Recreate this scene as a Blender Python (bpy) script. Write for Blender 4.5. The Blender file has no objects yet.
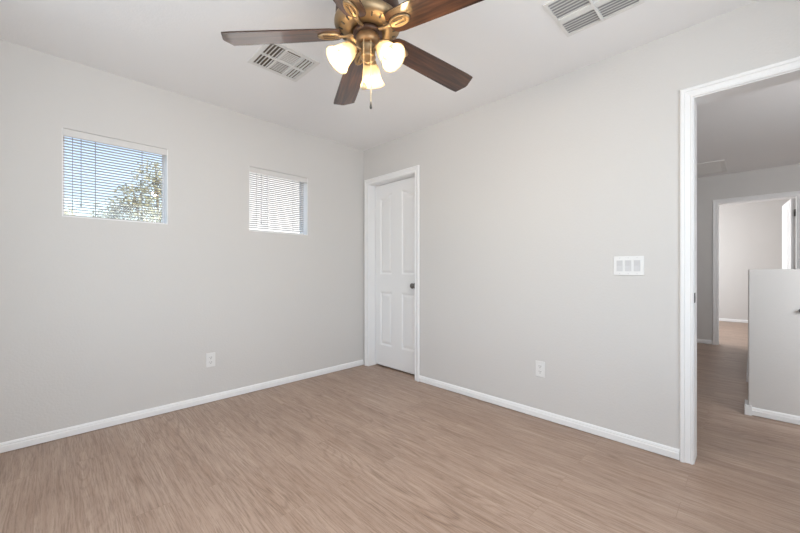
import bpy, bmesh, math, random
from mathutils import Vector, Matrix

random.seed(7)
S = bpy.context.scene
COL = S.collection
PI = math.pi

# ------------------------------------------------------------------ camera
CAMX, CAMY, CAMZ = -2.53, -3.126, 1.08
cam_data = bpy.data.cameras.new('camera')
cam_data.sensor_width = 36.0
cam_data.lens = 350.3 * 36.0 / 800.0
cam_data.shift_y = 3.5 / 800.0
cam_data.clip_start = 0.03
cam_data.clip_end = 300
cam = bpy.data.objects.new('camera', cam_data)
COL.objects.link(cam)
cam.location = (CAMX, CAMY, CAMZ)
_az = math.atan2(352, 350.3)                    # azimuth of the view axis from +X
cam.rotation_euler = (PI / 2, 0, _az - PI / 2)
S.camera = cam

# ------------------------------------------------------------------ view, world, lights
S.view_settings.view_transform = 'Standard'
S.view_settings.look = 'None'
S.view_settings.gamma = 1.0
S.view_settings.use_curve_mapping = False
S.view_settings.exposure = 0.0
S.cycles.use_denoising = True
S.cycles.max_bounces = 16
S.cycles.diffuse_bounces = 10
S.cycles.transparent_max_bounces = 16
S.cycles.sample_clamp_indirect = 6.0

W = bpy.data.worlds.new('sky')
S.world = W
W.use_nodes = True
wn = W.node_tree.nodes
wn.clear()
wo = wn.new('ShaderNodeOutputWorld')
wb = wn.new('ShaderNodeBackground')
ws = wn.new('ShaderNodeTexSky')
ws.sky_type = 'NISHITA'
ws.sun_disc = False
ws.sun_elevation = math.radians(42)
ws.sun_rotation = math.radians(100)
ws.air_density = 1.0
ws.dust_density = 4.0
wb.inputs['Strength'].default_value = 0.47
wh = wn.new('ShaderNodeHueSaturation')
wh.inputs['Saturation'].default_value = 0.85      # hazy desert sky
W.node_tree.links.new(ws.outputs[0], wh.inputs['Color'])
W.node_tree.links.new(wh.outputs[0], wb.inputs[0])
W.node_tree.links.new(wb.outputs[0], wo.inputs[0])

sun_d = bpy.data.lights.new('sun', 'SUN')
sun_d.energy = 7.5
sun_d.angle = math.radians(0.6)
sun_d.color = (1.0, 0.95, 0.88)
sun = bpy.data.objects.new('sun', sun_d)
COL.objects.link(sun)
_sd = Vector((0.80, -0.60, 0.85)).normalized()     # towards the sun
sun.rotation_euler = _sd.to_track_quat('Z', 'Y').to_euler()


def area(name, loc, aim, sx, sy, power, color):
    d = bpy.data.lights.new(name, 'AREA')
    d.shape = 'RECTANGLE'
    d.size, d.size_y = sx, sy
    d.energy = power
    d.color = color
    o = bpy.data.objects.new(name, d)
    COL.objects.link(o)
    o.location = loc
    o.rotation_euler = (Vector(loc) - Vector(aim)).to_track_quat('Z', 'Y').to_euler()
    return o


# fill lamps set in unseen windows added behind the camera and off the hall
area('daylight_rear_window', (-1.75, -3.78, 1.5), (-1.75, 0, 1.5), 1.7, 1.3, 36, (0.84, 0.93, 1.0))
area('daylight_side_window', (-3.07, -1.75, 1.5), (0, -1.75, 1.5), 1.7, 1.3, 17, (0.84, 0.93, 1.0))
area('daylight_hall_window', (0.15, -4.75, 1.45), (4, -4.75, 2.3), 1.3, 1.2, 58, (0.96, 0.98, 1.0))  # added to brighten the half wall and the hall
area('daylight_far_room_window', (5.9, -1.22, 1.4), (5.9, -5, 1.4), 1.7, 1.4, 62, (0.96, 0.98, 1.0))  # unseen source, placed to light the far door leaf and far wall

# ------------------------------------------------------------------ materials
def new_mat(name):
    m = bpy.data.materials.new(name)
    m.use_nodes = True
    n = m.node_tree.nodes
    n.clear()
    out = n.new('ShaderNodeOutputMaterial')
    b = n.new('ShaderNodeBsdfPrincipled')
    m.node_tree.links.new(b.outputs[0], out.inputs[0])
    return m, m.node_tree, b


def rgb(r, g, b):
    def f(c):
        c /= 255.0
        return c / 12.92 if c <= 0.04045 else ((c + 0.055) / 1.055) ** 2.4
    return (f(r), f(g), f(b), 1.0)


def mat(name, col, rough=0.5, metal=0.0, bump=0.0, bscale=100.0, vary=0.0, vscale=4.0, coat=0.0):
    m, t, b = new_mat(name)
    b.inputs['Base Color'].default_value = col
    b.inputs['Roughness'].default_value = rough
    b.inputs['Metallic'].default_value = metal
    if coat:
        b.inputs['Coat Weight'].default_value = coat
        b.inputs['Coat Roughness'].default_value = 0.2
    tc = t.nodes.new('ShaderNodeTexCoord')
    nz = t.nodes.new('ShaderNodeTexNoise')
    nz.inputs['Scale'].default_value = vscale
    nz.inputs['Detail'].default_value = 3
    t.links.new(tc.outputs['Object'], nz.inputs['Vector'])
    mx = t.nodes.new('ShaderNodeMix')
    mx.data_type = 'RGBA'
    v = vary
    mx.inputs[6].default_value = (col[0] * (1 - v), col[1] * (1 - v), col[2] * (1 - v), 1)
    mx.inputs[7].default_value = (min(1, col[0] * (1 + v)), min(1, col[1] * (1 + v)), min(1, col[2] * (1 + v)), 1)
    t.links.new(nz.outputs['Fac'], mx.inputs[0])
    t.links.new(mx.outputs[2], b.inputs['Base Color'])
    if bump:
        n2 = t.nodes.new('ShaderNodeTexNoise')
        n2.inputs['Scale'].default_value = bscale
        n2.inputs['Detail'].default_value = 2
        t.links.new(tc.outputs['Object'], n2.inputs['Vector'])
        bp = t.nodes.new('ShaderNodeBump')
        bp.inputs['Strength'].default_value = bump
        bp.inputs['Distance'].default_value = 0.004
        t.links.new(n2.outputs['Fac'], bp.inputs['Height'])
        t.links.new(bp.outputs[0], b.inputs['Normal'])
    return m


M = {}
M['wall'] = mat('wall_paint', (0.630, 0.618, 0.605, 1), 0.85, bump=0.22, bscale=75, vary=0.006)
M['ceiling'] = mat('ceiling_paint', (0.83, 0.83, 0.835, 1), 0.9, bump=0.2, bscale=75, vary=0.006)
M['trim'] = mat('trim_paint', (0.83, 0.835, 0.84, 1), 0.6, vary=0.004)
M['door'] = mat('door_paint', (0.83, 0.835, 0.84, 1), 0.5, vary=0.004)
M['plastic'] = mat('white_plastic', (0.76, 0.76, 0.755, 1), 0.35)
M['rocker'] = mat('rocker_plastic', (0.60, 0.60, 0.61, 1), 0.35)
M['slot'] = mat('dark_slot', (0.03, 0.03, 0.03, 1), 0.6)
M['vinyl'] = mat('white_vinyl', (0.88, 0.88, 0.88, 1), 0.4)
M['slat'] = mat('blind_slat', (0.56, 0.56, 0.56, 1), 0.5)
M['cord'] = mat('blind_cord', (0.35, 0.37, 0.39, 1), 0.6)
M['valance'] = mat('blind_valance', (0.65, 0.64, 0.63, 1), 0.5)
M['nickel'] = mat('dark_nickel', (0.20, 0.19, 0.18, 1), 0.28, metal=0.9)
M['gold'] = mat('antique_gold', (0.32, 0.23, 0.135, 1), 0.42, metal=0.8, vary=0.10, vscale=30)
M['bronze'] = mat('aged_bronze', (0.30, 0.18, 0.09, 1), 0.42, metal=0.75, vary=0.12, vscale=30)
M['dark'] = mat('dark_bronze', (0.055, 0.028, 0.018, 1), 0.4, metal=0.4, vary=0.15, vscale=30)
M['blade_edge'] = mat('blade_edge_wood', (0.05, 0.024, 0.014, 1), 0.5)
M['register'] = mat('register_metal', (0.72, 0.717, 0.705, 1), 0.45)
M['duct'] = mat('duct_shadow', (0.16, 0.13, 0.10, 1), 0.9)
M['duct_grey'] = mat('duct_grey', (0.36, 0.36, 0.37, 1), 0.9)
M['chain'] = mat('chain_brass', (0.72, 0.58, 0.36, 1), 0.4, metal=0.5)
M['stucco'] = mat('white_stucco', (0.74, 0.73, 0.72, 1), 0.95, bump=0.4, bscale=40, vary=0.03)
M['bark'] = mat('tree_bark', (0.20, 0.17, 0.12, 1), 0.9, bump=0.5, bscale=30, vary=0.25, vscale=12)
M['gravel'] = mat('desert_gravel', (0.27, 0.23, 0.19, 1), 1.0, bump=0.6, bscale=20, vary=0.3, vscale=9)
M['capdark'] = mat('cap_grey_paint', (0.50, 0.50, 0.49, 1), 0.7)


def floor_material():
    m, t, b = new_mat('oak_plank_floor')
    N, L = t.nodes, t.links
    tc = N.new('ShaderNodeTexCoord')
    sep = N.new('ShaderNodeSeparateXYZ')
    L.new(tc.outputs['Object'], sep.inputs[0])
    cmb = N.new('ShaderNodeCombineXYZ')           # planks run along Y
    L.new(sep.outputs['Y'], cmb.inputs['X'])
    L.new(sep.outputs['X'], cmb.inputs['Y'])
    br = N.new('ShaderNodeTexBrick')
    br.offset = 0.37
    br.offset_frequency = 2
    br.inputs['Color1'].default_value = (0, 0, 0, 1)
    br.inputs['Color2'].default_value = (1, 1, 1, 1)
    br.inputs['Mortar'].default_value = (0.5, 0.5, 0.5, 1)
    br.inputs['Scale'].default_value = 1.0
    br.inputs['Mortar Size'].default_value = 0.0011
    br.inputs['Mortar Smooth'].default_value = 0.6
    br.inputs['Brick Width'].default_value = 1.22
    br.inputs['Row Height'].default_value = 0.152
    L.new(cmb.outputs[0], br.inputs['Vector'])
    rnd = N.new('ShaderNodeSeparateColor')
    L.new(br.outputs['Color'], rnd.inputs[0])

    def math_node(op, a, c=None, v=None):
        n = N.new('ShaderNodeMath')
        n.operation = op
        L.new(a, n.inputs[0])
        if c is not None:
            L.new(c, n.inputs[1])
        if v is not None:
            n.inputs[1].default_value = v
        return n.outputs[0]

    off = math_node('MULTIPLY', rnd.outputs[0], v=37.0)

    wc = N.new('ShaderNodeCombineXYZ')             # slow sideways wander of the grain
    L.new(math_node('MULTIPLY', sep.outputs['X'], v=7.0), wc.inputs['X'])
    L.new(math_node('MULTIPLY', sep.outputs['Y'], v=2.4), wc.inputs['Y'])
    L.new(off, wc.inputs['Z'])
    wnz = N.new('ShaderNodeTexNoise')
    wnz.inputs['Scale'].default_value = 1.0
    wnz.inputs['Detail'].default_value = 2.0
    L.new(wc.outputs[0], wnz.inputs['Vector'])
    warped = math_node('ADD', sep.outputs['X'], math_node('MULTIPLY', wnz.outputs['Fac'], v=0.030))

    def coords(sx, sy):
        c = N.new('ShaderNodeCombineXYZ')
        L.new(math_node('MULTIPLY', warped, v=sx), c.inputs['X'])
        L.new(math_node('MULTIPLY', sep.outputs['Y'], v=sy), c.inputs['Y'])
        L.new(off, c.inputs['Z'])
        return c.outputs[0]

    def noise(vec, detail, dist=0.0, rough=0.55):
        n = N.new('ShaderNodeTexNoise')
        n.inputs['Scale'].default_value = 1.0
        n.inputs['Detail'].default_value = detail
        n.inputs['Roughness'].default_value = rough
        n.inputs['Distortion'].default_value = dist
        L.new(vec, n.inputs['Vector'])
        return n.outputs['Fac']

    rings = noise(coords(5.5, 0.5), 1.2, 0.1)              # cathedral figure
    rs = math_node('SINE', math_node('MULTIPLY', rings, v=190.0))
    rs = math_node('MULTIPLY', rs, v=0.5)
    rs = math_node('ADD', rs, v=0.5)
    rs = math_node('POWER', rs, v=4.0)
    fine = noise(coords(185, 6.0), 5.0, 0.0, 0.8)           # pores
    mid = noise(coords(42, 1.6), 4.0, 0.1, 0.65)                  # long streaks
    blot = noise(coords(3.0, 1.2), 2.0)                     # broad tone

    def ramp(fac, p0, c0, p1, c1):
        r = N.new('ShaderNodeValToRGB')
        r.color_ramp.elements[0].position = p0
        r.color_ramp.elements[0].color = c0
        r.color_ramp.elements[1].position = p1
        r.color_ramp.elements[1].color = c1
        L.new(fac, r.inputs[0])
        return r.outputs[0]

    def mix(blend, fac, a, c):
        x = N.new('ShaderNodeMix')
        x.data_type = 'RGBA'
        x.blend_type = blend
        if isinstance(fac, float):
            x.inputs[0].default_value = fac
        else:
            L.new(fac, x.inputs[0])
        for k, v in ((6, a), (7, c)):
            if isinstance(v, tuple):
                x.inputs[k].default_value = v
            else:
                L.new(v, x.inputs[k])
        return x.outputs[2]

    base = ramp(mid, 0.3, FLOOR_D, 0.7, FLOOR_L)
    patch = ramp(noise(coords(4.0, 1.0), 1.0), 0.42, (0.04, 0.04, 0.04, 1), 0.62, (0.42, 0.42, 0.42, 1))
    base = mix('MULTIPLY', patch, base, ramp(rs, 0.1, (1, 1, 1, 1), 1.0, (0.46, 0.38, 0.33, 1)))
    base = mix('MULTIPLY', 0.68, base, ramp(fine, 0.40, (0.50, 0.43, 0.38, 1), 0.52, (1, 1, 1, 1)))
    base = mix('MULTIPLY', 0.45, base, ramp(blot, 0.33, (0.72, 0.66, 0.62, 1), 0.65, (1, 1, 1, 1)))
    base = mix('MULTIPLY', 0.16, base, ramp(rnd.outputs[0], 0.0, (0.66, 0.62, 0.60, 1), 1.0, (1.0, 1.0, 1.0, 1)))
    base = mix('MULTIPLY', br.outputs['Fac'], base, (0.80, 0.76, 0.73, 1))
    L.new(base, b.inputs['Base Color'])
    b.inputs['Specular IOR Level'].default_value = 0.85
    rr = N.new('ShaderNodeMapRange')
    rr.inputs['To Min'].default_value = 0.36
    rr.inputs['To Max'].default_value = 0.50
    L.new(fine, rr.inputs['Value'])
    L.new(rr.outputs[0], b.inputs['Roughness'])
    bp = N.new('ShaderNodeBump')
    bp.inputs['Strength'].default_value = 0.12
    bp.inputs['Distance'].default_value = 0.001
    L.new(fine, bp.inputs['Height'])
    L.new(bp.outputs[0], b.inputs['Normal'])
    return m


FLOOR_D = (0.362, 0.245, 0.178, 1)
FLOOR_L = (0.495, 0.375, 0.300, 1)
M['floor'] = floor_material()


def blade_material():
    m, t, b = new_mat('walnut_blade')
    N, L = t.nodes, t.links
    tc = N.new('ShaderNodeTexCoord')
    mp = N.new('ShaderNodeMapping')
    mp.inputs['Scale'].default_value = (4, 60, 10)
    L.new(tc.outputs['Object'], mp.inputs[0])
    nz = N.new('ShaderNodeTexNoise')
    nz.inputs['Scale'].default_value = 1
    nz.inputs['Detail'].default_value = 4
    nz.inputs['Distortion'].default_value = 0.6
    L.new(mp.outputs[0], nz.inputs['Vector'])
    r = N.new('ShaderNodeValToRGB')
    r.color_ramp.elements[0].position = 0.32
    r.color_ramp.elements[0].color = (0.020, 0.008, 0.005, 1)
    r.color_ramp.elements[1].position = 0.70
    r.color_ramp.elements[1].color = (0.098, 0.040, 0.020, 1)
    L.new(nz.outputs['Fac'], r.inputs[0])
    L.new(r.outputs[0], b.inputs['Base Color'])
    b.inputs['Roughness'].default_value = 0.42
    b.inputs['Coat Weight'].default_value = 1.0
    b.inputs['Specular IOR Level'].default_value = 0.2
    b.inputs['Coat Roughness'].default_value = 0.10
    b.inputs['Coat IOR'].default_value = 1.62
    return m


M['blade'] = blade_material()


def shade_material():
    m, t, b = new_mat('frosted_glass')
    N, L = t.nodes, t.links
    out = [n for n in N if n.type == 'OUTPUT_MATERIAL'][0]
    N.remove(b)
    tr = N.new('ShaderNodeBsdfTranslucent')
    tr.inputs[0].default_value = (0.24, 0.185, 0.11, 1)
    df = N.new('ShaderNodeBsdfDiffuse')
    df.inputs[0].default_value = (0.32, 0.28, 0.21, 1)
    em = N.new('ShaderNodeEmission')
    em.inputs[0].default_value = (1.0, 0.83, 0.56, 1)
    em.inputs[1].default_value = 0.12
    mx = N.new('ShaderNodeMixShader')
    mx.inputs[0].default_value = 0.35
    ad = N.new('ShaderNodeAddShader')
    L.new(tr.outputs[0], mx.inputs[1])
    L.new(df.outputs[0], mx.inputs[2])
    L.new(mx.outputs[0], ad.inputs[0])
    L.new(em.outputs[0], ad.inputs[1])
    tp = N.new('ShaderNodeBsdfTransparent')
    tp.inputs[0].default_value = (1.0, 0.93, 0.80, 1)
    m2 = N.new('ShaderNodeMixShader')
    m2.inputs[0].default_value = 0.35
    L.new(ad.outputs[0], m2.inputs[1])
    L.new(tp.outputs[0], m2.inputs[2])
    L.new(m2.outputs[0], out.inputs[0])
    return m


M['shade'] = shade_material()
bm_, t_, b_ = new_mat('lit_bulb')
b_.inputs['Base Color'].default_value = (1, 0.9, 0.75, 1)
b_.inputs['Emission Color'].default_value = (1, 0.84, 0.62, 1)
b_.inputs['Emission Strength'].default_value = 4.0
M['bulb'] = bm_

gm, gt, gb = new_mat('window_glass')
go = [n for n in gt.nodes if n.type == 'OUTPUT_MATERIAL'][0]
gt.nodes.remove(gb)
g1 = gt.nodes.new('ShaderNodeBsdfTransparent')
g1.inputs[0].default_value = (0.97, 0.985, 0.98, 1)
g2 = gt.nodes.new('ShaderNodeBsdfGlossy')
g2.inputs['Roughness'].default_value = 0.02
g3 = gt.nodes.new('ShaderNodeMixShader')
g3.inputs[0].default_value = 0.05
gt.links.new(g1.outputs[0], g3.inputs[1])
gt.links.new(g2.outputs[0], g3.inputs[2])
gt.links.new(g3.outputs[0], go.inputs[0])
M['glass'] = gm


def leaf_material(name, c1, c2):
    m, t, b = new_mat(name)
    N, L = t.nodes, t.links
    tc = N.new('ShaderNodeTexCoord')
    nz = N.new('ShaderNodeTexNoise')
    nz.inputs['Scale'].default_value = 9
    L.new(tc.outputs['Object'], nz.inputs['Vector'])
    r = N.new('ShaderNodeValToRGB')
    r.color_ramp.elements[0].position = 0.35
    r.color_ramp.elements[0].color = c1
    r.color_ramp.elements[1].position = 0.65
    r.color_ramp.elements[1].color = c2
    L.new(nz.outputs['Fac'], r.inputs[0])
    L.new(r.outputs[0], b.inputs['Base Color'])
    b.inputs['Roughness'].default_value = 0.6
    return m


M['leaf'] = leaf_material('tree_leaf', (0.17, 0.19, 0.12, 1), (0.36, 0.34, 0.19, 1))
M['leaf_pale'] = leaf_material('bush_leaf', (0.24, 0.25, 0.13, 1), (0.42, 0.38, 0.20, 1))


# ------------------------------------------------------------------ mesh helpers
def V(*a):
    return Vector(a)


def bx(bm, x0, x1, y0, y1, z0, z1, mi=0, mtx=None):
    vs = [V(x, y, z) for x in (x0, x1) for y in (y0, y1) for z in (z0, z1)]
    if mtx:
        vs = [mtx @ v for v in vs]
    v = [bm.verts.new(p) for p in vs]
    for f in ((0, 1, 3, 2), (4, 6, 7, 5), (0, 4, 5, 1), (2, 3, 7, 6), (0, 2, 6, 4), (1, 5, 7, 3)):
        fc = bm.faces.new([v[i] for i in f])
        fc.material_index = mi
    return v


def lathe(bm, prof, seg=32, mtx=None, mi=0, cap=True, smooth=True):
    rings = []
    for r, z in prof:
        ring = []
        for k in range(seg):
            a = 2 * PI * k / seg
            p = V(r * math.cos(a), r * math.sin(a), z)
            ring.append(bm.verts.new(mtx @ p if mtx else p))
        rings.append(ring)
    for a, b in zip(rings, rings[1:]):
        for k in range(seg):
            f = bm.faces.new([a[k], a[(k + 1) % seg], b[(k + 1) % seg], b[k]])
            f.smooth = smooth
            f.material_index = mi
    if cap:
        for ring in (rings[0], rings[-1]):
            f = bm.faces.new(ring)
            f.material_index = mi


def tube(bm, pts, rad, seg=10, mi=0):
    pts = [Vector(p) for p in pts]
    if not isinstance(rad, (list, tuple)):
        rad = [rad] * len(pts)
    prev = None
    rings = []
    for i, p in enumerate(pts):
        d = (pts[min(i + 1, len(pts) - 1)] - pts[max(i - 1, 0)]).normalized()
        u = d.orthogonal().normalized() if prev is None else (prev - d * prev.dot(d)).normalized()
        prev = u
        w = d.cross(u)
        rings.append([bm.verts.new(p + (u * math.cos(2 * PI * k / seg) + w * math.sin(2 * PI * k / seg)) * rad[i]) for k in range(seg)])
    for a, b in zip(rings, rings[1:]):
        for k in range(seg):
            f = bm.faces.new([a[k], a[(k + 1) % seg], b[(k + 1) % seg], b[k]])
            f.smooth = True
            f.material_index = mi
    for r in (rings[0], rings[-1]):
        bm.faces.new(r).material_index = mi


def prism(bm, outline, z0, z1, mi=0, mtx=None):
    """outline: list of (x, y); extruded from z0 to z1"""
    a = [V(x, y, z0) for x, y in outline]
    b = [V(x, y, z1) for x, y in outline]
    if mtx:
        a = [mtx @ p for p in a]
        b = [mtx @ p for p in b]
    a = [bm.verts.new(p) for p in a]
    b = [bm.verts.new(p) for p in b]
    n = len(a)
    fs = [bm.faces.new(a[::-1]), bm.faces.new(b)]
    for k in range(n):
        fs.append(bm.faces.new([a[k], a[(k + 1) % n], b[(k + 1) % n], b[k]]))
    for f in fs:
        f.material_index = mi
    return fs


def obj(name, bm, mats, parent=None, bevel=0.0, loc=None):
    bmesh.ops.recalc_face_normals(bm, faces=bm.faces)
    me = bpy.data.meshes.new(name)
    bm.to_mesh(me)
    bm.free()
    for m in (mats if isinstance(mats, (list, tuple)) else [mats]):
        me.materials.append(M[m])
    o = bpy.data.objects.new(name, me)
    COL.objects.link(o)
    if loc:
        o.location = loc
    if parent:
        o.parent = parent
    if bevel:
        md = o.modifiers.new('bevel', 'BEVEL')
        md.width = bevel
        md.segments = 3
        md.limit_method = 'ANGLE'
    return o


def tag(o, label, cat, group=None):
    o['label'] = label
    o['category'] = cat
    if group:
        o['group'] = group
    return o


def thing(name, label, cat, loc=(0, 0, 0), rot=(0, 0, 0), group=None):
    o = bpy.data.objects.new(name, None)
    COL.objects.link(o)
    o.location = loc
    o.rotation_euler = rot
    return tag(o, label, cat, group)


def structure(o, label=None, cat=None):
    o['kind'] = 'structure'
    if label:
        o['label'] = label
    if cat:
        o['category'] = cat
    return o


def box_obj(name, dims, m, parent=None, bevel=0.0):
    bm = bmesh.new()
    bx(bm, *dims)
    return obj(name, bm, m, parent, bevel)


def children(o):
    return [c for c in bpy.data.objects if c.parent == o]


def copy_tree(o, parent=None):
    c = o.copy()
    COL.objects.link(c)
    if parent:
        c.parent = parent
    for ch in children(o):
        copy_tree(ch, c)
    return c


# ------------------------------------------------------------------ room shell
H = 2.44
XW, YR = -3.05, -3.76          # room's side and rear walls
WT = 0.13                       # interior wall thickness
D1A, D1B, D1H = -0.79, -0.09, 2.035     # closet doorway on the right wall
D2A, D2B, D2H = -3.66, -2.90, 2.035     # doorway to the hall
D3A, D3B, D3H = -3.53, -2.785, 2.03     # doorway at the end of the hall
XH = 4.26                       # end wall of the hall
XF = 7.50                       # far wall of the room beyond
WZ0, WZ1 = 1.425, 1.995
WIN = [(-2.482, -1.903), (-1.296, -0.715)]

bm = bmesh.new()
bx(bm, XW - 0.2, XF + 0.15, -7.15, 0.2, -0.15, 0.0)
fl = structure(obj('floor', bm, 'floor'), 'tan oak plank floor running through the room and hall', 'floor')

bm = bmesh.new()
bx(bm, XW - 0.2, XF + 0.15, -7.15, 0.2, H, H + 0.2)
structure(obj('ceiling', bm, 'ceiling'), 'plain pale grey painted ceiling above the room', 'ceiling')


def wall_with_holes(name, axis, c0, c1, a0, a1, holes, m='wall', z1=H):
    """axis 'x': wall plane normal to X between c0..c1, running a0..a1 along Y. holes: (lo, hi, zlo, zhi)"""
    bm = bmesh.new()
    cuts = sorted(set([a0, a1] + [h[0] for h in holes] + [h[1] for h in holes]))
    zs = sorted(set([0.0, z1] + [h[2] for h in holes] + [h[3] for h in holes]))
    na, nz = len(cuts) - 1, len(zs) - 1

    def solid(i, k):
        if i < 0 or k < 0 or i >= na or k >= nz:
            return False
        am = (cuts[i] + cuts[i + 1]) / 2
        zm = (zs[k] + zs[k + 1]) / 2
        return not any(h[0] < am < h[1] and h[2] < zm < h[3] for h in holes)

    def P(c, a, z):
        return V(c, a, z) if axis == 'x' else V(a, c, z)
    cache = {}

    def vert(c, a, z):
        k = (c, a, z)
        if k not in cache:
            cache[k] = bm.verts.new(P(c, a, z))
        return cache[k]
    for i in range(na):
        for k in range(nz):
            if not solid(i, k):
                continue
            A0, A1, Z0, Z1 = cuts[i], cuts[i + 1], zs[k], zs[k + 1]
            for c in (c0, c1):
                bm.faces.new([vert(c, A0, Z0), vert(c, A1, Z0), vert(c, A1, Z1), vert(c, A0, Z1)])
            if not solid(i - 1, k):
                bm.faces.new([vert(c0, A0, Z0), vert(c1, A0, Z0), vert(c1, A0, Z1), vert(c0, A0, Z1)])
            if not solid(i + 1, k):
                bm.faces.new([vert(c0, A1, Z0), vert(c1, A1, Z0), vert(c1, A1, Z1), vert(c0, A1, Z1)])
            if not solid(i, k - 1):
                bm.faces.new([vert(c0, A0, Z0), vert(c1, A0, Z0), vert(c1, A1, Z0), vert(c0, A1, Z0)])
            if not solid(i, k + 1):
                bm.faces.new([vert(c0, A0, Z1), vert(c1, A0, Z1), vert(c1, A1, Z1), vert(c0, A1, Z1)])
    return structure(obj(name, bm, m))


o = wall_with_holes('wall_left', 'y', 0.0, 0.15, XW - 0.13, 0.0, [(a, b, WZ0, WZ1) for a, b in WIN])
structure(o, 'pale greige wall with two small square windows', 'wall')
o = wall_with_holes('wall_right', 'x', 0.0, WT, YR - 0.13, 0.15,
                    [(D1A - 0.018, D1B + 0.018, 0.0, D1H + 0.018), (D2A - 0.018, D2B + 0.018, 0.0, D2H + 0.018)])
structure(o, 'pale greige wall with closet door and hall doorway', 'wall')
wall_with_holes('wall_rear', 'y', YR - 0.13, YR, XW, 0.0, [(-2.6, -0.9, 0.85, 2.15)])
wall_with_holes('wall_side', 'x', XW - 0.13, XW, YR - 0.13, 0.0, [(-2.6, -0.9, 0.85, 2.15)])

# closet behind the closed door
wall_with_holes('wall_closet_back', 'x', 0.85, 0.92, -1.2, 0.15, [])
wall_with_holes('wall_closet_end', 'y', 0.08, 0.15, WT, 0.85, [])
# hall and the room beyond
wall_with_holes('wall_hall_left', 'y', -1.20, -1.10, WT, XH, [])
o = wall_with_holes('wall_hall_end', 'x', XH, XH + 0.12, -7.0, -1.10, [(D3A - 0.018, D3B + 0.018, 0.0, D3H + 0.018)])
structure(o, 'shaded hall wall around the far doorway', 'wall')
wall_with_holes('wall_hall_right', 'y', -7.12, -7.0, 0.0, XH + 0.12, [])
wall_with_holes('wall_hall_near', 'x', 0.0, WT, -7.0, YR - 0.13, [(-5.4, -4.1, 0.85, 2.05)])
o = wall_with_holes('wall_far', 'x', XF, XF + 0.12, -5.5, -1.10, [])
structure(o, 'bright wall of the room past the far doorway', 'wall')
wall_with_holes('wall_far_left', 'y', -1.20, -1.10, XH + 0.12, XF, [(5.05, 6.75, 0.7, 2.1)])
wall_with_holes('wall_far_right', 'y', -5.57, -5.45, XH + 0.12, XF, [])

# half walls of the stair beside the hall
bm = bmesh.new()
bx(bm, 1.165, 1.285, -6.9, -3.105, 0.0, 1.086)
o = structure(obj('wall_half', bm, 'wall', bevel=0.008), 'low pale half wall standing in the hall', 'wall')
bm = bmesh.new()
bx(bm, 2.22, 4.2, -3.24, -3.100, 0.0, 0.27)
o = structure(obj('wall_curb', bm, 'wall', bevel=0.01), 'low curb wall mostly hidden behind the half wall', 'wall')


# ------------------------------------------------------------------ baseboards
BP = [(0, 0.004), (0.013, 0.004), (0.013, 0.038), (0.009, 0.044), (0.010, 0.049), (0.005, 0.058), (0, 0.061)]


def base_run(bm, p, q, n):
    """p,q: (x,y) ends; n: outward (x,y) normal of the wall face"""
    rows = []
    for (x, y) in (p, q):
        rows.append([bm.verts.new((x + n[0] * d, y + n[1] * d, z)) for d, z in BP])
    k = len(BP)
    for i in range(k):
        bm.faces.new([rows[0][i], rows[0][(i + 1) % k], rows[1][(i + 1) % k], rows[1][i]])
    bm.faces.new(rows[0])
    bm.faces.new(rows[1][::-1])


def baseboard(name, runs, label=None, blocks=()):
    bm = bmesh.new()
    for r in runs:
        base_run(bm, *r)
    for b in blocks:
        bx(bm, *b)
    return structure(obj(name, bm, 'trim'), label, 'baseboard' if label else None)


baseboard('baseboard_left', [((XW, 0), (-0.0135, 0), (0, -1))], 'white baseboard along the wall with the windows')
baseboard('baseboard_right', [((0, D1A - 0.064), (0, D2B + 0.064), (-1, 0))], 'white baseboard between closet door and hall doorway')
baseboard('baseboard_rear', [((XW + 0.014, YR), (-0.0135, YR), (0, 1))])
baseboard('baseboard_side', [((XW, YR), (XW, -0.0135), (1, 0))])
baseboard('baseboard_hall_end', [((XH, -1.2), (XH, D3B + 0.064), (-1, 0))], 'white baseboard left of the far doorway')
baseboard('baseboard_far', [((XF, -5.45), (XF, -1.2), (-1, 0))], 'white baseboard in the room past the far doorway')
baseboard('baseboard_half_wall', [((1.165, -6.9), (1.165, -3.09), (-1, 0)), ((1.1649, -3.105), (1.285, -3.105), (0, 1))], 'white baseboard wrapping the foot of the half wall',
          [(1.146, 1.30, -3.125, -3.087, 0.0, 0.072)])
baseboard('baseboard_curb', [((2.22, -3.24), (2.22, -3.087), (-1, 0)), ((2.2199, -3.100), (4.2, -3.100), (0, 1))], 'short white baseboard at the foot of the curb')

# ------------------------------------------------------------------ door casings
CP = [(0.005, 0.0), (0.005, 0.008), (0.009, 0.011), (0.014, 0.011), (0.016, 0.006), (0.020, 0.006), (0.034, 0.010), (0.040, 0.011),
      (0.042, 0.016), (0.055, 0.019), (0.060, 0.016), (0.0625, 0.010), (0.0625, 0.0)]


def casing(name, x, n, a, b, h, parent):
    """moulded frame on the wall face X = x, sticking out in direction n (+1/-1), around opening a..b (Y), head h"""
    bm = bmesh.new()
    rows = []
    for kind in range(4):
        row = []
        for u, d in CP:
            y = a - u if kind < 2 else b + u
            z = 0.0 if kind in (0, 3) else h + u
            row.append(bm.verts.new((x + n * d, y, z)))
        rows.append(row)
    k = len(CP)
    for r0, r1 in zip(rows, rows[1:]):
        for i in range(k - 1):
            bm.faces.new([r0[i], r0[i + 1], r1[i + 1], r1[i]])
        bm.faces.new([r0[k - 1], r0[0], r1[0], r1[k - 1]])
    bm.faces.new(rows[0])
    bm.faces.new(rows[3][::-1])
    return obj(name, bm, 'trim', parent)


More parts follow.
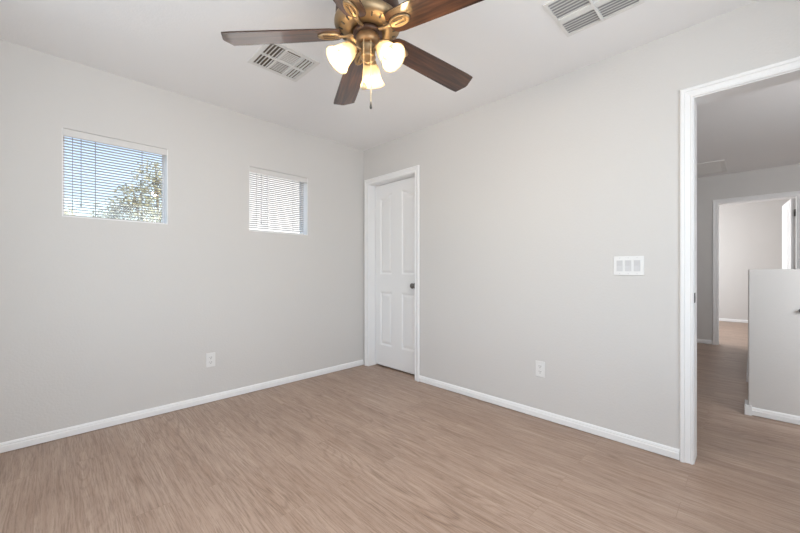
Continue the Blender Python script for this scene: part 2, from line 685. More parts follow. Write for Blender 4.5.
def jamb(x0, x1, a, b, h, parent, stop=None):
    bm = bmesh.new()
    bx(bm, x0, x1, a - 0.016, a, 0, h + 0.016)
    bx(bm, x0, x1, b, b + 0.016, 0, h + 0.016)
    bx(bm, x0, x1, a, b, h, h + 0.016)
    o = obj('jamb', bm, 'trim', parent)
    if stop:
        s0, s1 = stop
        bm = bmesh.new()
        bx(bm, s0, s1, a, a + 0.011, 0, h)
        bx(bm, s0, s1, b - 0.011, b, 0, h)
        bx(bm, s0, s1, a + 0.011, b - 0.011, h - 0.011, h)
        obj('door_stop', bm, 'trim', parent)
    return o


# ------------------------------------------------------------------ door 1: moulded four panel closet door
def sstep(a, b, x):
    t = min(1, max(0, (x - a) / (b - a)))
    return t * t * (3 - 2 * t)


def panel_depth(s):
    """relief of a moulded panel, s = distance inside its outline"""
    if s <= 0:
        return 0.0
    return -0.011 * sstep(0, 0.012, s) + 0.008 * sstep(0.016, 0.042, s)


def panel_leaf(width, height, z0):
    """leaf in local coords: x = across (0..width), y = out of face (front at y=0), z up"""
    pans = []
    st, mul = 0.085, 0.085
    pw = (width - 2 * st - 0.15) / 2
    L0, L1 = st, st + pw
    R0, R1 = width - st - pw, width - st

    def upper(x):                 # top outline of the tall panels: an arch that peaks between them
        c = width / 2
        d = abs(x - c)
        return 1.872 + 0.048 * (1 - sstep(0.09, 0.22, d))
    nx, nz = 118, 250
    xs = [width * i / nx for i in range(nx + 1)]
    zs = [z0 + (height - z0) * k / nz for k in range(nz + 1)]
    bm = bmesh.new()
    grid = []
    for x in xs:
        row = []
        for z in zs:
            d = 0.0
            for a, b in ((L0, L1), (R0, R1)):
                s = min(x - a, b - x, z - 1.035, upper(x) - z)
                d = min(d, panel_depth(s))
                s = min(x - a, b - x, z - 0.245, 0.835 - z)
                d = min(d, panel_depth(s))
            row.append(bm.verts.new((x, d, z)))
        grid.append(row)
    for i in range(nx):
        for k in range(nz):
            f = bm.faces.new([grid[i][k], grid[i + 1][k], grid[i + 1][k + 1], grid[i][k + 1]])
            f.smooth = True
    # edges and back
    th = 0.035
    back = [[bm.verts.new((x, -th, z)) for z in (z0, height)] for x in (0, width)]
    bm.faces.new([back[0][0], back[0][1], back[1][1], back[1][0]])
    bm.faces.new([r[0] for r in grid] + [back[1][0], back[0][0]])
    bm.faces.new([r[-1] for r in grid] + [back[1][1], back[0][1]])
    bm.faces.new(grid[0] + [back[0][1], back[0][0]])
    bm.faces.new(grid[-1] + [back[1][1], back[1][0]])
    return bm


d1 = structure(thing('door_1', 'closed white four panel closet door in the corner', 'door', (0, D1B, 0)))


def local(o, loc):          # keep world placement of a child whose mesh is written in world space
    o.location = (-loc[0], -loc[1], -loc[2])


for c in (casing('casing', 0.0, -1, D1A, D1B, D1H, d1), jamb(0.0, WT, D1A, D1B, D1H, d1)):
    local(c, d1.location)
bm = panel_leaf(D1B - D1A - 0.006, D1H - 0.004, 0.014)
leaf = obj('door_leaf', bm, 'door', d1)
leaf.matrix_local = Matrix(((0, -1, 0, 0.093), (-1, 0, 0, -0.003), (0, 0, 1, 0), (0, 0, 0, 1)))
bm = bmesh.new()
mt = Matrix.Translation((0.093, -0.625, 0.92)) @ Matrix.Rotation(-PI / 2, 4, 'Y')
lathe(bm, [(0.0, 0), (0.032, 0.0), (0.032, 0.004), (0.028, 0.008), (0.012, 0.010), (0.010, 0.030), (0.016, 0.036),
           (0.026, 0.044), (0.028, 0.052), (0.025, 0.060), (0.016, 0.065), (0.0, 0.066)], 28, mt, cap=False)
obj('door_knob', bm, 'nickel', d1)['label'] = 'dark metal round knob'

# ------------------------------------------------------------------ door 2: open doorway to the hall
d2 = structure(thing('door_2', 'white cased doorway opening to the hall', 'doorway', (0, D2B, 0)))
for c in (casing('casing', 0.0, -1, D2A, D2B, D2H, d2), casing('casing', WT, 1, D2A, D2B, D2H, d2),
          jamb(0.0, WT, D2A, D2B, D2H, d2, (0.042, 0.078))):
    local(c, d2.location)
bm = bmesh.new()
bx(bm, -0.004, 0.034, -0.002, 0.0, 0.898, 0.952)
bx(bm, 0.010, 0.028, -0.0028, -0.0015, 0.910, 0.936)
obj('strike_plate', bm, 'slot', d2)['label'] = 'dark metal strike plate'

# ------------------------------------------------------------------ door 3: far doorway with its door swung away
d3 = structure(thing('door_3', 'far white cased doorway with its door swung open', 'door', (XH, D3B, 0)))
for c in (casing('casing', XH, -1, D3A, D3B, D3H, d3), jamb(XH, XH + 0.12, D3A, D3B, D3H, d3, (XH + 0.045, XH + 0.08))):
    local(c, d3.location)
bm = panel_leaf(0.73, D3H - 0.006, 0.012)
leaf3 = obj('door_leaf', bm, 'door', d3)
a = math.radians(86)
hx, hy = 0.125, D3A - D3B + 0.004
leaf3.matrix_local = Matrix.Translation((hx, hy + 0.036, 0)) @ Matrix.Rotation(PI / 2 - a, 4, 'Z')
bm = bmesh.new()
for z in (0.25, 1.05, 1.83):
    lathe(bm, [(0.008, z - 0.045), (0.008, z + 0.045)], 12, Matrix.Translation((hx, hy + 0.006, 0)))
    bx(bm, hx - 0.035, hx, hy - 0.004, hy - 0.001, z - 0.045, z + 0.045)
obj('hinge', bm, 'nickel', d3)['label'] = 'grey metal hinges'

# ------------------------------------------------------------------ windows and blinds
def window(n, a, b, label):
    w = structure(thing('window_%d' % n, label, 'window', ((a + b) / 2, 0.10, WZ0)))
    cx = (a + b) / 2
    hw = (b - a) / 2
    hh = WZ1 - WZ0
    bm = bmesh.new()
    f = 0.014
    bx(bm, -hw, -hw + f, 0, 0.045, 0, hh)
    bx(bm, hw - f, hw, 0, 0.045, 0, hh)
    bx(bm, -hw + f, hw - f, 0, 0.045, 0, f)
    bx(bm, -hw + f, hw - f, 0, 0.045, hh - f, hh)
    obj('window_frame', bm, 'vinyl', w, bevel=0.003)
    bm = bmesh.new()
    bx(bm, -hw + f, hw - f, 0.020, 0.025, f, hh - f)
    obj('window_pane', bm, 'glass', w)
    bm = bmesh.new()
    bx(bm, -hw, -hw + 0.004, -0.098, 0.0, 0.006, hh)
    bx(bm, hw - 0.004, hw, -0.098, 0.0, 0.006, hh)
    obj('window_liner', bm, 'vinyl', w)  # added white liner; its pale colour stands in for daylight on the reveals
    bm = bmesh.new()
    bx(bm, -hw, hw, -0.098, 0.0, -0.0, 0.006)
    obj('window_sill', bm, 'trim', w)
    return w


window(1, *WIN[0], 'small square window with blue sky behind, nearer the camera')
window(2, *WIN[1], 'small square window nearer the closet door')


def blind(a, b, label, tilt, cords, lift, wand, wand_len, n=27):
    x0, x1 = a + 0.006, b - 0.026
    t = thing('window_blind', label, 'blind', (x0, 0.040, WZ1 - 0.002), group='white slatted blinds in the small windows')
    w = x1 - x0
    top = -0.046
    bot = -(WZ1 - WZ0) + 0.024
    bm = bmesh.new()                                            # valance, sits flush with the wall face
    bx(bm, -0.004, b - a - 0.010, -0.040, -0.030, -0.046, 0.0)
    obj('valance', bm, 'valance', t, bevel=0.002)
    bm = bmesh.new()
    bx(bm, 0, w, -0.013, 0.013, -0.028, -0.002)
    obj('headrail', bm, 'slat', t)
    bm = bmesh.new()
    pitch = (top - bot) / n
    for i in range(n):
        z = top - 0.004 - pitch * i
        m = Matrix.Translation((0, 0, z)) @ Matrix.Rotation(tilt, 4, 'X')
        prev = None
        for k in range(5):                                     # gently crowned slat
            y = -0.0125 + 0.025 * k / 4
            zz = 0.0012 * (1 - (2 * k / 4 - 1) ** 2)
            cur = [bm.verts.new(m @ V(x, y, zz + d)) for d in (0, 0.0005) for x in (0, w)]
            if prev:
                bm.faces.new([prev[0], prev[1], cur[1], cur[0]])
                bm.faces.new([prev[2], prev[3], cur[3], cur[2]])
                bm.faces.new([prev[0], cur[0], cur[2], prev[2]])
                bm.faces.new([prev[1], cur[1], cur[3], prev[3]])
            else:
                bm.faces.new([cur[0], cur[1], cur[3], cur[2]])
            prev = cur
        bm.faces.new([prev[0], prev[1], prev[3], prev[2]])
    obj('slats', bm, 'slat', t)
    bm = bmesh.new()
    bx(bm, 0, w, -0.011, 0.011, bot - 0.018, bot - 0.006)
    obj('bottom_rail', bm, 'slat', t, bevel=0.002)
    for cxp in cords:
        bm = bmesh.new()
        for yy in (-0.014, 0.014):
            tube(bm, [(cxp - x0, yy, -0.03), (cxp - x0, yy, bot - 0.010)], 0.0011, 6)
        obj('ladder_cord', bm, 'cord', t)
    bm = bmesh.new()
    tube(bm, [(lift - x0, -0.019, -0.03), (lift - x0, -0.019, bot + 0.02)], 0.0016, 6)
    obj('lift_cord', bm, 'cord', t)
    bm = bmesh.new()
    z1 = -0.03 - wand_len
    tube(bm, [(wand - x0, -0.022, -0.03), (wand - x0, -0.022, z1)], 0.0019, 8)
    tube(bm, [(wand - x0, -0.022, z1), (wand - x0, -0.022, z1 - 0.022)], 0.0042, 10)
    obj('tilt_wand', bm, 'cord', t)
    return t


blind(*WIN[0], 'open white slatted blind with blue sky and a tree showing through', -0.10,
      (-2.317, -2.057), -2.4315, -2.390, 0.44)
blind(*WIN[1], 'white slatted blind in the window nearer the closet door', -0.22,
      (-1.117, -0.854), -1.222, -1.179, 0.44)


# ------------------------------------------------------------------ electrical plates
def outlet(label, mtx):
    t = thing('wall_outlet', label, 'outlet', group='white wall outlets near the floor')
    t.matrix_world = mtx                 # local x across, y out of wall, z up
    bm = bmesh.new()
    bx(bm, -0.035, 0.035, 0, 0.0055, -0.0575, 0.0575)
    obj('cover_plate', bm, 'plastic', t, bevel=0.003)
    for s in (-1, 1):
        bm = bmesh.new()
        pts = []
        for k in range(24):
            a_ = 2 * PI * k / 24
            pts.append((max(-0.0165, min(0.0165, 0.0175 * math.cos(a_))), 0.0135 * math.sin(a_)))
        mm = Matrix.Translation((0, 0.0055, s * 0.0195)) @ Matrix.Rotation(PI / 2, 4, 'X')
        prism(bm, pts, -0.0022, 0.0, 0, mm)
        for xx, hh in ((-0.0065, 0.0042), (0.0065, 0.0034)):
            bx(bm, xx - 0.0014, xx + 0.0014, 0.0076, 0.0081, s * 0.0195 + 0.003 - hh, s * 0.0195 + 0.003 + hh, 1)
        lathe(bm, [(0.0026, 0.0076), (0.0026, 0.0081)], 12,
              Matrix.Translation((0, 0, s * 0.0195 - 0.008)) @ Matrix.Rotation(-PI / 2, 4, 'X'), 1)
        obj('socket', bm, ['plastic', 'slot'], t)
    bm = bmesh.new()
    lathe(bm, [(0.003, 0.005), (0.003, 0.0066)], 12, Matrix.Rotation(-PI / 2, 4, 'X'))
    obj('screw', bm, 'rocker', t)
    return t


ML = Matrix(((-1, 0, 0, -1.607), (0, -1, 0, 0.0), (0, 0, 1, 0.345), (0, 0, 0, 1)))
MR = Matrix(((0, -1, 0, 0.0), (1, 0, 0, -2.037), (0, 0, 1, 0.358), (0, 0, 0, 1)))
outlet('white duplex outlet low on the wall below the windows', ML)
outlet('white duplex outlet low on the wall right of the closet door', MR)

sw = thing('light_switch', 'white wall plate with three rocker switches beside the hall doorway', 'light switch')
sw.matrix_world = Matrix(((0, -1, 0, 0.0), (1, 0, 0, -2.587), (0, 0, 1, 1.106), (0, 0, 0, 1)))
bm = bmesh.new()
bx(bm, -0.081, 0.081, 0, 0.006, -0.059, 0.059)
obj('cover_plate', bm, 'plastic', sw, bevel=0.003)
for i in (-1, 0, 1):
    bm = bmesh.new()
    xc = i * 0.046
    w2, h2 = 0.0165, 0.0335
    prof = [(0.006, -h2), (0.0085, -h2), (0.0072, 0.0), (0.0105, h2), (0.006, h2)]
    r0 = [bm.verts.new((xc - w2, y, z)) for y, z in prof]
    r1 = [bm.verts.new((xc + w2, y, z)) for y, z in prof]
    for k in range(5):
        bm.faces.new([r0[k], r0[(k + 1) % 5], r1[(k + 1) % 5], r1[k]])
    bm.faces.new(r0)
    bm.faces.new(r1[::-1])
    obj('rocker', bm, 'rocker', sw)
    for zz in (-0.0485, 0.0485):
        bm = bmesh.new()
        lathe(bm, [(0.0028, 0.005), (0.0028, 0.0068)], 10, Matrix.Translation((xc, 0, zz)) @ Matrix.Rotation(-PI / 2, 4, 'X'))
        obj('screw', bm, 'rocker', sw)


# ------------------------------------------------------------------ ceiling registers
def frame_ring(bm, x0, x1, y0, y1, w, z0, z1):
    bx(bm, x0, x1, y0, y0 + w, z0, z1)
    bx(bm, x0, x1, y1 - w, y1, z0, z1)
    bx(bm, x0, x0 + w, y0 + w, y1 - w, z0, z1)
    bx(bm, x1 - w, x1, y0 + w, y1 - w, z0, z1)


def curved_slat(bm, c, along, lo, hi, dirn, run=0.013, z=-0.010):
    """curved louvre: along 'y' means running lo..hi along Y at x = c; dirn is the throw side"""
    prev = None
    for k in range(5):
        a_ = k / 4 * 1.25
        off = dirn * run * (1 - math.cos(a_)) / (1 - math.cos(1.25))
        zz = -0.001 + z * math.sin(a_) / math.sin(1.25)
        p = [(c + off, lo, zz), (c + off, hi, zz)] if along == 'y' else [(lo, c + off, zz), (hi, c + off, zz)]
        q = [(c + off + 0.001, lo, zz - 0.0008), (c + off + 0.001, hi, zz - 0.0008)] if along == 'y' else \
            [(lo, c + off + 0.001, zz - 0.0008), (hi, c + off + 0.001, zz - 0.0008)]
        cur = [bm.verts.new(v) for v in p + q]
        if prev:
            bm.faces.new([prev[0], prev[1], cur[1], cur[0]])
            bm.faces.new([prev[2], prev[3], cur[3], cur[2]])
            bm.faces.new([prev[0], cur[0], cur[2], prev[2]])
            bm.faces.new([prev[1], cur[1], cur[3], prev[3]])
        else:
            bm.faces.new([cur[0], cur[1], cur[3], cur[2]])
        prev = cur
    bm.faces.new([prev[0], prev[1], prev[3], prev[2]])


# supply register (curved louvres thrown three ways) beside the fan
v1 = thing('ceiling_register', 'square white ceiling air register with curved louvers, left of the fan', 'air vent', (-1.452, -0.966, H))
x0, x1, y0, y1 = -0.172, 0.172, -0.162, 0.162
bm = bmesh.new()
frame_ring(bm, x0, x1, y0, y1, 0.026, -0.005, 0.0)
bx(bm, -0.056, -0.042, y0 + 0.026, y1 - 0.026, -0.009, 0.0)
bx(bm, 0.050, 0.064, y0 + 0.026, y1 - 0.026, -0.009, 0.0)
bx(bm, x0 + 0.026, x1 - 0.026, -0.008, 0.008, -0.0098, -0.0002)
obj('register_frame', bm, 'register', v1)
bm = bmesh.new()
bx(bm, x0 + 0.02, x1 - 0.02, y0 + 0.02, y1 - 0.02, -0.0012, -0.0004)
obj('backing', bm, 'duct', v1)
ylo, yhi = y0 + 0.026, y1 - 0.026
for (a_, b_) in ((ylo, -0.008), (0.008, yhi)):
    bm = bmesh.new()
    for i in range(4):
        curved_slat(bm, -0.062 - 0.0215 * i, 'y', a_, b_, -1)
    obj('louvers', bm, 'register', v1)
    bm = bmesh.new()
    for i in range(4):
        curved_slat(bm, 0.070 + 0.0205 * i, 'y', a_, b_, 1, run=0.006, z=-0.007)
    obj('louvers', bm, 'register', v1)
    bm = bmesh.new()
    s = 1 if a_ > 0 else -1
    for i in range(7):
        c_ = s * (0.0145 + 0.0170 * i)
        m = Matrix.Translation((0, c_, -0.0038)) @ Matrix.Rotation(0.10 * s, 4, 'X')
        bx(bm, -0.042, 0.050, -0.0055, 0.0055, -0.0005, 0.0005, 0, m)
    obj('louvers', bm, 'register', v1)

# return grille near the right wall
v2 = thing('ceiling_register', 'large white slatted ceiling grille cut by the top of the photo', 'air vent', (-0.566, -2.556, H))
x0, x1, y0, y1 = -0.177, 0.165, -0.187, 0.187
bm = bmesh.new()
frame_ring(bm, x0, x1, y0, y1, 0.017, -0.006, 0.0)
bx(bm, x0 + 0.017, x1 - 0.017, -0.006, 0.006, -0.0135, -0.0002)
bx(bm, -0.019, 0.019, y0 + 0.017, y1 - 0.017, -0.012, 0.0)
obj('register_frame', bm, 'register', v2)
bm = bmesh.new()
bx(bm, x0 + 0.01, x1 - 0.01, y0 + 0.01, y1 - 0.01, -0.0012, -0.0004)
obj('backing', bm, 'duct_grey', v2)
for (a_, b_) in ((y0 + 0.017, -0.006), (0.006, y1 - 0.017)):
    bm = bmesh.new()
    for i in range(6):
        m = Matrix.Translation((0.030 + 0.0215 * i, 0, -0.006)) @ Matrix.Rotation(-0.35, 4, 'Y')
        bx(bm, -0.0096, 0.0096, a_, b_, -0.0006, 0.0006, 0, m)
        m = Matrix.Translation((-0.030 - 0.0225 * i, 0, -0.006)) @ Matrix.Rotation(-0.35, 4, 'Y')
        bx(bm, -0.0096, 0.0096, a_, b_, -0.0006, 0.0006, 0, m)
    obj('louvers', bm, 'register', v2)

# grille on the hall ceiling
v3 = thing('ceiling_register', 'flat grey ceiling grille above the hall, seen through the doorway', 'air vent', (3.70, -2.55, H))
x0, x1, y0, y1 = -0.36, 0.36, -0.335, 0.335
bm = bmesh.new()
frame_ring(bm, x0, x1, y0, y1, 0.045, -0.008, 0.0)
bx(bm, x0 + 0.045, x1 - 0.045, -0.02, 0.02, -0.012, 0.0)
obj('register_frame', bm, 'register', v3)
bm = bmesh.new()
bx(bm, x0 + 0.02, x1 - 0.02, y0 + 0.02, y1 - 0.02, -0.0012, -0.0004)
M['duct_pale'] = mat('duct_pale', (0.52, 0.52, 0.52, 1), 0.9)
obj('backing', bm, 'duct_pale', v3)
for (a_, b_) in ((y0 + 0.045, -0.02), (0.02, y1 - 0.045)):
    bm = bmesh.new()
    for i in range(25):
        m = Matrix.Translation((-0.30 + 0.025 * i, 0, -0.007)) @ Matrix.Rotation(0.22, 4, 'Y')
        bx(bm, -0.0115, 0.0115, a_, b_, -0.0006, 0.0006, 0, m)
    obj('louvers', bm, 'register', v3)

# small knob on the half wall at the picture's edge
bm = bmesh.new()
lathe(bm, [(0.0, 0.0), (0.017, 0.0), (0.017, 0.003), (0.008, 0.006), (0.008, 0.012), (0.013, 0.016), (0.013, 0.022), (0.0, 0.024)],
      20, Matrix.Translation((1.165, -3.372, 0.797)) @ Matrix.Rotation(-PI / 2, 4, 'Y'), cap=False)
M['grey_metal'] = mat('grey_metal', (0.36, 0.36, 0.37, 1), 0.4, metal=0.5)
tag(obj('door_bumper', bm, 'grey_metal'), 'small grey round bumper on the half wall', 'door bumper')

# ------------------------------------------------------------------ ceiling fan
FX, FY = -1.499, -1.880
fan = thing('ceiling_fan', 'five blade walnut and antique gold ceiling fan with three lit glass shades', 'ceiling fan', (FX, FY, H))


def zl(z):
    return z - H


bm = bmesh.new()
lathe(bm, [(r, zl(z)) for r, z in [(0.0, 2.44), (0.072, 2.44), (0.074, 2.425), (0.068, 2.40), (0.048, 2.375), (0.022, 2.365), (0.0, 2.365)]], 40, cap=False)
obj('canopy', bm, 'dark', fan)
bm = bmesh.new()
lathe(bm, [(r, zl(z)) for r, z in [(0.0, 2.37), (0.05, 2.368), (0.075, 2.36), (0.115, 2.345), (0.136, 2.322), (0.144, 2.29), (0.146, 2.25), (0.143, 2.22), (0.0, 2.219)]], 48, cap=False)
obj('motor_cover', bm, 'dark', fan)
bm = bmesh.new()
lathe(bm, [(r, zl(z)) for r, z in [(0.0, 2.222), (0.146, 2.222), (0.151, 2.215), (0.152, 2.205), (0.149, 2.194), (0.140, 2.183), (0.126, 2.174), (0.105, 2.169), (0.078, 2.167), (0.076, 2.172), (0.0, 2.173)]], 56, cap=False)
for k in range(20):
    a_ = 2 * PI * k / 20 + 0.08
    r_, z_ = 0.122, 2.1725
    m = Matrix.Rotation(a_, 4, 'Z') @ Matrix.Translation((r_, 0, zl(z_))) @ Matrix.Rotation(-0.42, 4, 'Y')
    bx(bm, -0.009, 0.009, -0.0028, 0.0028, -0.0022, 0.001, 1, m)
obj('motor_housing', bm, ['gold', 'slot'], fan)
bm = bmesh.new()
lathe(bm, [(r, zl(z)) for r, z in [(0.0, 2.174), (0.066, 2.174), (0.068, 2.168), (0.068, 2.158), (0.064, 2.152), (0.0, 2.152)]], 40, cap=False)
obj('flywheel', bm, 'dark', fan)
bm = bmesh.new()
lathe(bm, [(r, zl(z)) for r, z in [(0.0, 2.154), (0.050, 2.154), (0.054, 2.148), (0.054, 2.128), (0.050, 2.116), (0.038, 2.110), (0.0, 2.110)]], 40, cap=False)
obj('switch_housing', bm, 'bronze', fan)
bm = bmesh.new()
lathe(bm, [(r, zl(z)) for r, z in [(0.0, 2.112), (0.036, 2.112), (0.039, 2.104), (0.037, 2.096), (0.034, 2.088), (0.034, 2.066), (0.037, 2.058),
                                   (0.030, 2.048), (0.012, 2.043), (0.008, 2.036), (0.0, 2.034)]], 36, cap=False)
obj('light_fitter', bm, 'gold', fan)

BLADE_AZ0 = math.radians(136.0)
PITCH = math.radians(12)
BZ = 2.134 + 0.66 * math.tan(math.radians(3.0))
DROOP = math.radians(3.0)


def blade_outline():
    pts = [(0.122, -0.026), (0.128, -0.042), (0.142, -0.052), (0.17, -0.057), (0.40, -0.0635), (0.600, -0.068), (0.640, -0.066)]
    tip = [(0.652, -0.030), (0.660, -0.008), (0.660, 0.008), (0.652, 0.030)]
    return pts + tip + [(x, -y) for x, y in reversed(pts)]


def iron_parts():
    bm = bmesh.new()
    # arm from the flywheel out to the blade
    pts = [(0.056, 0, -0.003), (0.075, 0, -0.005), (0.095, 0, -0.008), (0.115, 0, -0.010), (0.135, 0, -0.010)]
    wid = [0.013, 0.009, 0.0075, 0.009, 0.014]
    prev = None
    for (x, y, z), w in zip(pts, wid):
        cur = [bm.verts.new((x, yy, zz)) for yy, zz in ((-w, z + 0.002), (-w * 0.6, z - 0.005), (w * 0.6, z - 0.005), (w, z + 0.002), (0, z + 0.005))]
        if prev:
            for k in range(5):
                f = bm.faces.new([prev[k], prev[(k + 1) % 5], cur[(k + 1) % 5], cur[k]])
                f.smooth = True
        else:
            bm.faces.new(cur)
        prev = cur
    bm.faces.new(prev)
    # oval pad under the blade, dished, with two long slots
    ccx, rx, ry = 0.178, 0.053, 0.027
    rings = []
    for fr, z in ((1.0, -0.0035), (1.0, -0.0085), (0.93, -0.0115), (0.80, -0.0115), (0.74, -0.0085), (0.0, -0.0080)):
        ring = []
        n = 32
        for k in range(n):
            a_ = 2 * PI * k / n
            ring.append(bm.verts.new((ccx + rx * fr * math.cos(a_), ry * fr * math.sin(a_), z)))
        rings.append(ring)
    for r0, r1 in zip(rings, rings[1:]):
        for k in range(32):
            f = bm.faces.new([r0[k], r0[(k + 1) % 32], r1[(k + 1) % 32], r1[k]])
            f.smooth = True
    for s in (-1, 1):
        bx(bm, ccx - 0.028, ccx + 0.028, s * 0.0085 - 0.0032, s * 0.0085 + 0.0032, -0.0105, -0.0078, 0)
        bx(bm, ccx - 0.026, ccx + 0.026, s * 0.0085 - 0.0020, s * 0.0085 + 0.0020, -0.0112, -0.0100, 1)
    bmesh.ops.remove_doubles(bm, verts=bm.verts, dist=1e-6)
    return bm


def tf(az, pitch=True):
    m = Matrix.Translation((0, 0, zl(BZ))) @ Matrix.Rotation(az, 4, 'Z') @ Matrix.Rotation(DROOP, 4, 'Y')
    if pitch:
        m = m @ Matrix.Rotation(-PITCH, 4, 'X')
    return m


bm = bmesh.new()
fs = prism(bm, blade_outline(), -0.003, 0.003)
for f in fs[2:]:
    f.material_index = 1
blade0 = obj('blade', bm, ['blade', 'blade_edge'], fan)
blade0.matrix_local = tf(BLADE_AZ0)
iron0 = obj('blade_iron', iron_parts(), ['gold', 'slot'], fan)
iron0.matrix_local = tf(BLADE_AZ0)
for k in range(1, 5):
    for src in (blade0, iron0):
        c = src.copy()
        COL.objects.link(c)
        c.parent = fan
        c.matrix_local = tf(BLADE_AZ0 - k * 2 * PI / 5)

# three bell shades on short arms
SH_AZ = math.radians(41.4)
SH_T = math.radians(47)
for k in range(3):
    az = SH_AZ + k * 2 * PI / 3
    # local frame: z axis = down the shade axis
    ax = V(math.cos(az) * math.cos(SH_T), math.sin(az) * math.cos(SH_T), -math.sin(SH_T))
    q = ax.to_track_quat('Z', 'Y').to_matrix().to_4x4()
    origin = V(math.cos(az) * 0.070, math.sin(az) * 0.070, zl(2.086))
    m = Matrix.Translation(origin) @ q
    bm = bmesh.new()
    ca, sa = math.cos(az), math.sin(az)
    tube(bm, [(ca * r, sa * r, zl(z)) for r, z in ((0.030, 2.080), (0.045, 2.088), (0.058, 2.093), (0.068, 2.089), (0.074, 2.083))], 0.0075, 12)
    lathe(bm, [(0.0, -0.010), (0.012, -0.010), (0.020, -0.002), (0.029, 0.006), (0.030, 0.016), (0.027, 0.018), (0.0, 0.018)], 28, m, cap=False)
    obj('lamp_arm', bm, 'gold', fan)
    bm = bmesh.new()
    outer = [(0.026, 0.012), (0.030, 0.016), (0.036, 0.026), (0.040, 0.040), (0.042, 0.055), (0.045, 0.072), (0.050, 0.088), (0.057, 0.102), (0.062, 0.110)]
    inner = [(r - 0.003, z) for r, z in reversed(outer)]
    lathe(bm, outer + inner, 40, m, cap=False)
    sh = obj('lamp_shade', bm, 'shade', fan)
    sh['label'] = 'lit frosted glass bell shade'
    bm = bmesh.new()
    lathe(bm, [(0.0, 0.012), (0.010, 0.014), (0.011, 0.030), (0.018, 0.046), (0.022, 0.060), (0.020, 0.074), (0.012, 0.084), (0.0, 0.087)], 20, m, cap=False)
    obj('bulb', bm, 'bulb', sh)
    ld = bpy.data.lights.new('fan_bulb_light', 'POINT')
    ld.energy = 13
    ld.color = (1.0, 0.86, 0.68)
    ld.shadow_soft_size = 0.03
    lo = bpy.data.objects.new('fan_bulb_light', ld)
    COL.objects.link(lo)
    lo.parent = fan
    lo.location = m @ V(0, 0, 0.092)

for (dx, dy, ztop, zend, big) in ((-0.040, -0.020, 2.13, 1.915, True), (-0.0150, -0.040, 2.118, 1.835, False)):
    bm = bmesh.new()
    z = ztop
    while z > zend:
        lathe(bm, [(0.0006, zl(z)), (0.0022, zl(z - 0.0015)), (0.0022, zl(z - 0.003)), (0.0006, zl(z - 0.0045))], 6, Matrix.Translation((dx, dy, 0)))
        z -= 0.0045
    pc = obj('pull_chain', bm, 'chain', fan)
    bm = bmesh.new()
    if big:
        lathe(bm, [(0.0, zl(zend + 0.006)), (0.004, zl(zend + 0.002)), (0.0115, zl(zend - 0.006)), (0.014, zl(zend - 0.014)), (0.0115, zl(zend - 0.023)), (0.0, zl(zend - 0.028))],
              20, Matrix.Translation((dx, dy, 0)), cap=False)
        obj('pull_knob', bm, 'chain', pc)
    else:
        lathe(bm, [(0.0, zl(zend + 0.003)), (0.003, zl(zend)), (0.0045, zl(zend - 0.008)), (0.0058, zl(zend - 0.026)), (0.004, zl(zend - 0.032)), (0.0, zl(zend - 0.032))],
              14, Matrix.Translation((dx, dy, 0)), cap=False)
        obj('pull_knob', bm, 'slot', pc)['label'] = 'small dark pull'

# ------------------------------------------------------------------ outside
GZ = -2.9
bm = bmesh.new()
bx(bm, -40, 40, -40, 60, GZ - 0.2, GZ)
structure(obj('ground', bm, 'gravel'), 'gravel yard outside', 'ground')

hs = thing('house', 'pale stucco neighbouring house seen through the window nearer the closet', 'house', (1.05, 6.5, GZ))
bm = bmesh.new()
bx(bm, 0, 9, 0, 8, 0, 7.4)
obj('house_wall', bm, 'stucco', hs)
bm = bmesh.new()
bx(bm, -0.08, 9.08, -0.08, 8.08, 7.4, 7.6)
obj('parapet', bm, 'trim', hs)


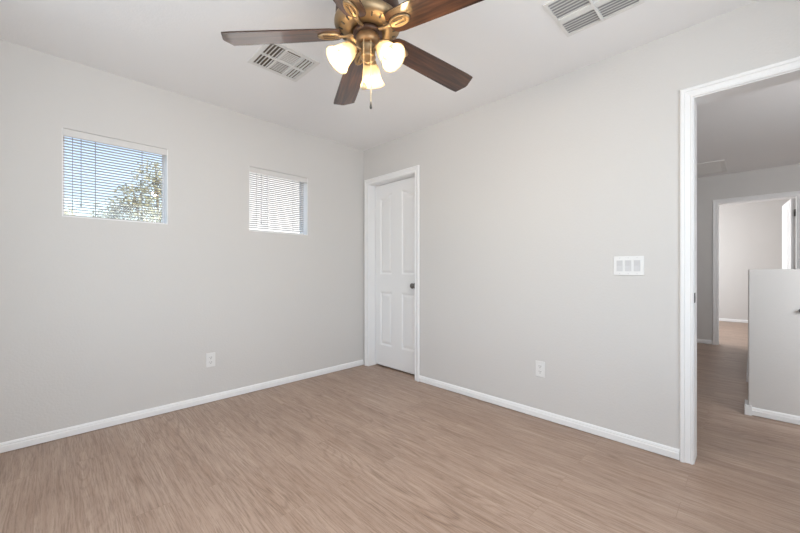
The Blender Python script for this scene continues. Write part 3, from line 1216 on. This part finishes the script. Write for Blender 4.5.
def tree(name, label, loc, height, clumps, n, leafmat, lsize=0.05):
    t = thing(name, label, 'tree', loc)
    bm = bmesh.new()
    rnd = random.Random(len(label))
    fork = height * 0.45
    tube(bm, [(0, 0, 0), (0.06, 0.02, fork * 0.5), (0.0, 0.0, fork)], [0.16, 0.12, 0.10], 10)
    for (cx_, cy_, cz_, cr) in clumps:
        mid = V(cx_ * 0.45, cy_ * 0.45, fork + (cz_ - fork) * 0.55)
        tube(bm, [(0, 0, fork - 0.05), mid, (cx_, cy_, cz_)], [0.07, 0.04, 0.015], 8)
        for _ in range(7):
            d = V(rnd.gauss(0, 1), rnd.gauss(0, 1), rnd.gauss(0, 1)).normalized() * cr * 0.85
            tube(bm, [(cx_, cy_, cz_), V(cx_, cy_, cz_) + d * 0.5 + V(0, 0, 0.04), V(cx_, cy_, cz_) + d], [0.014, 0.009, 0.004], 5)
    obj('trunk', bm, 'bark', t)
    bm = bmesh.new()
    for (cx_, cy_, cz_, cr) in clumps:
        for _ in range(n):
            d = V(rnd.gauss(0, 1), rnd.gauss(0, 1), rnd.gauss(0, 1)).normalized() * cr * (rnd.random() ** 0.5)
            p = V(cx_, cy_, cz_) + d
            u = V(rnd.gauss(0, 1), rnd.gauss(0, 1), rnd.gauss(0, 1)).normalized()
            w = u.orthogonal().normalized()
            l = lsize * (0.6 + rnd.random() * 0.7)
            vs = [bm.verts.new(p + u * l), bm.verts.new(p + w * l * 0.4), bm.verts.new(p - u * l), bm.verts.new(p - w * l * 0.4)]
            bm.faces.new(vs)
    obj('foliage', bm, leafmat, t)
    return t


tree('tree', 'loose olive green tree outside the window nearer the camera', (-0.95, 5.2, GZ), 5.2,
     [(-0.10, 0, 5.75, 0.42), (0.30, 0.2, 5.50, 0.40), (-0.45, -0.1, 5.25, 0.38), (0.05, 0.1, 5.05, 0.45), (0.5, 0, 4.95, 0.4), (-0.75, 0.1, 4.95, 0.36), (-0.25, -0.2, 4.75, 0.4)], 560, 'leaf', 0.042)
tree('tree', 'pale yellow green treetop low at the left edge of the window nearer the camera', (-3.0, 7.0, GZ), 4.6,
     [(0.20, 0, 5.2, 0.42), (0.55, 0.1, 5.0, 0.36), (-0.3, 0, 4.9, 0.4), (0.1, 0.3, 4.6, 0.4)], 560, 'leaf_pale', 0.042)

# unseen windows added as housings for the fill lamps
def added_window(n, mtx, w, h):
    wv = structure(thing('window_%d' % n, 'window out of view', 'window'))
    wv.matrix_world = mtx
    bm = bmesh.new()
    f = 0.05
    bx(bm, -w / 2, -w / 2 + f, 0, 0.05, 0, h)
    bx(bm, w / 2 - f, w / 2, 0, 0.05, 0, h)
    bx(bm, -w / 2 + f, w / 2 - f, 0, 0.05, 0, f)
    bx(bm, -w / 2 + f, w / 2 - f, 0, 0.05, h - f, h)
    obj('window_frame', bm, 'vinyl', wv)
    bm = bmesh.new()
    bx(bm, -w / 2 + f, w / 2 - f, 0.022, 0.028, f, h - f)
    obj('window_pane', bm, 'glass', wv)


added_window(3, Matrix.Translation((-1.75, YR - 0.125, 0.85)), 1.7, 1.3)
added_window(4, Matrix.Translation((XW - 0.07, -1.75, 0.85)) @ Matrix.Rotation(PI / 2, 4, 'Z'), 1.7, 1.3)
added_window(5, Matrix.Translation((0.06, -4.75, 0.85)) @ Matrix.Rotation(PI / 2, 4, 'Z'), 1.3, 1.2)
added_window(6, Matrix.Translation((5.9, -1.17, 0.7)), 1.7, 1.4)
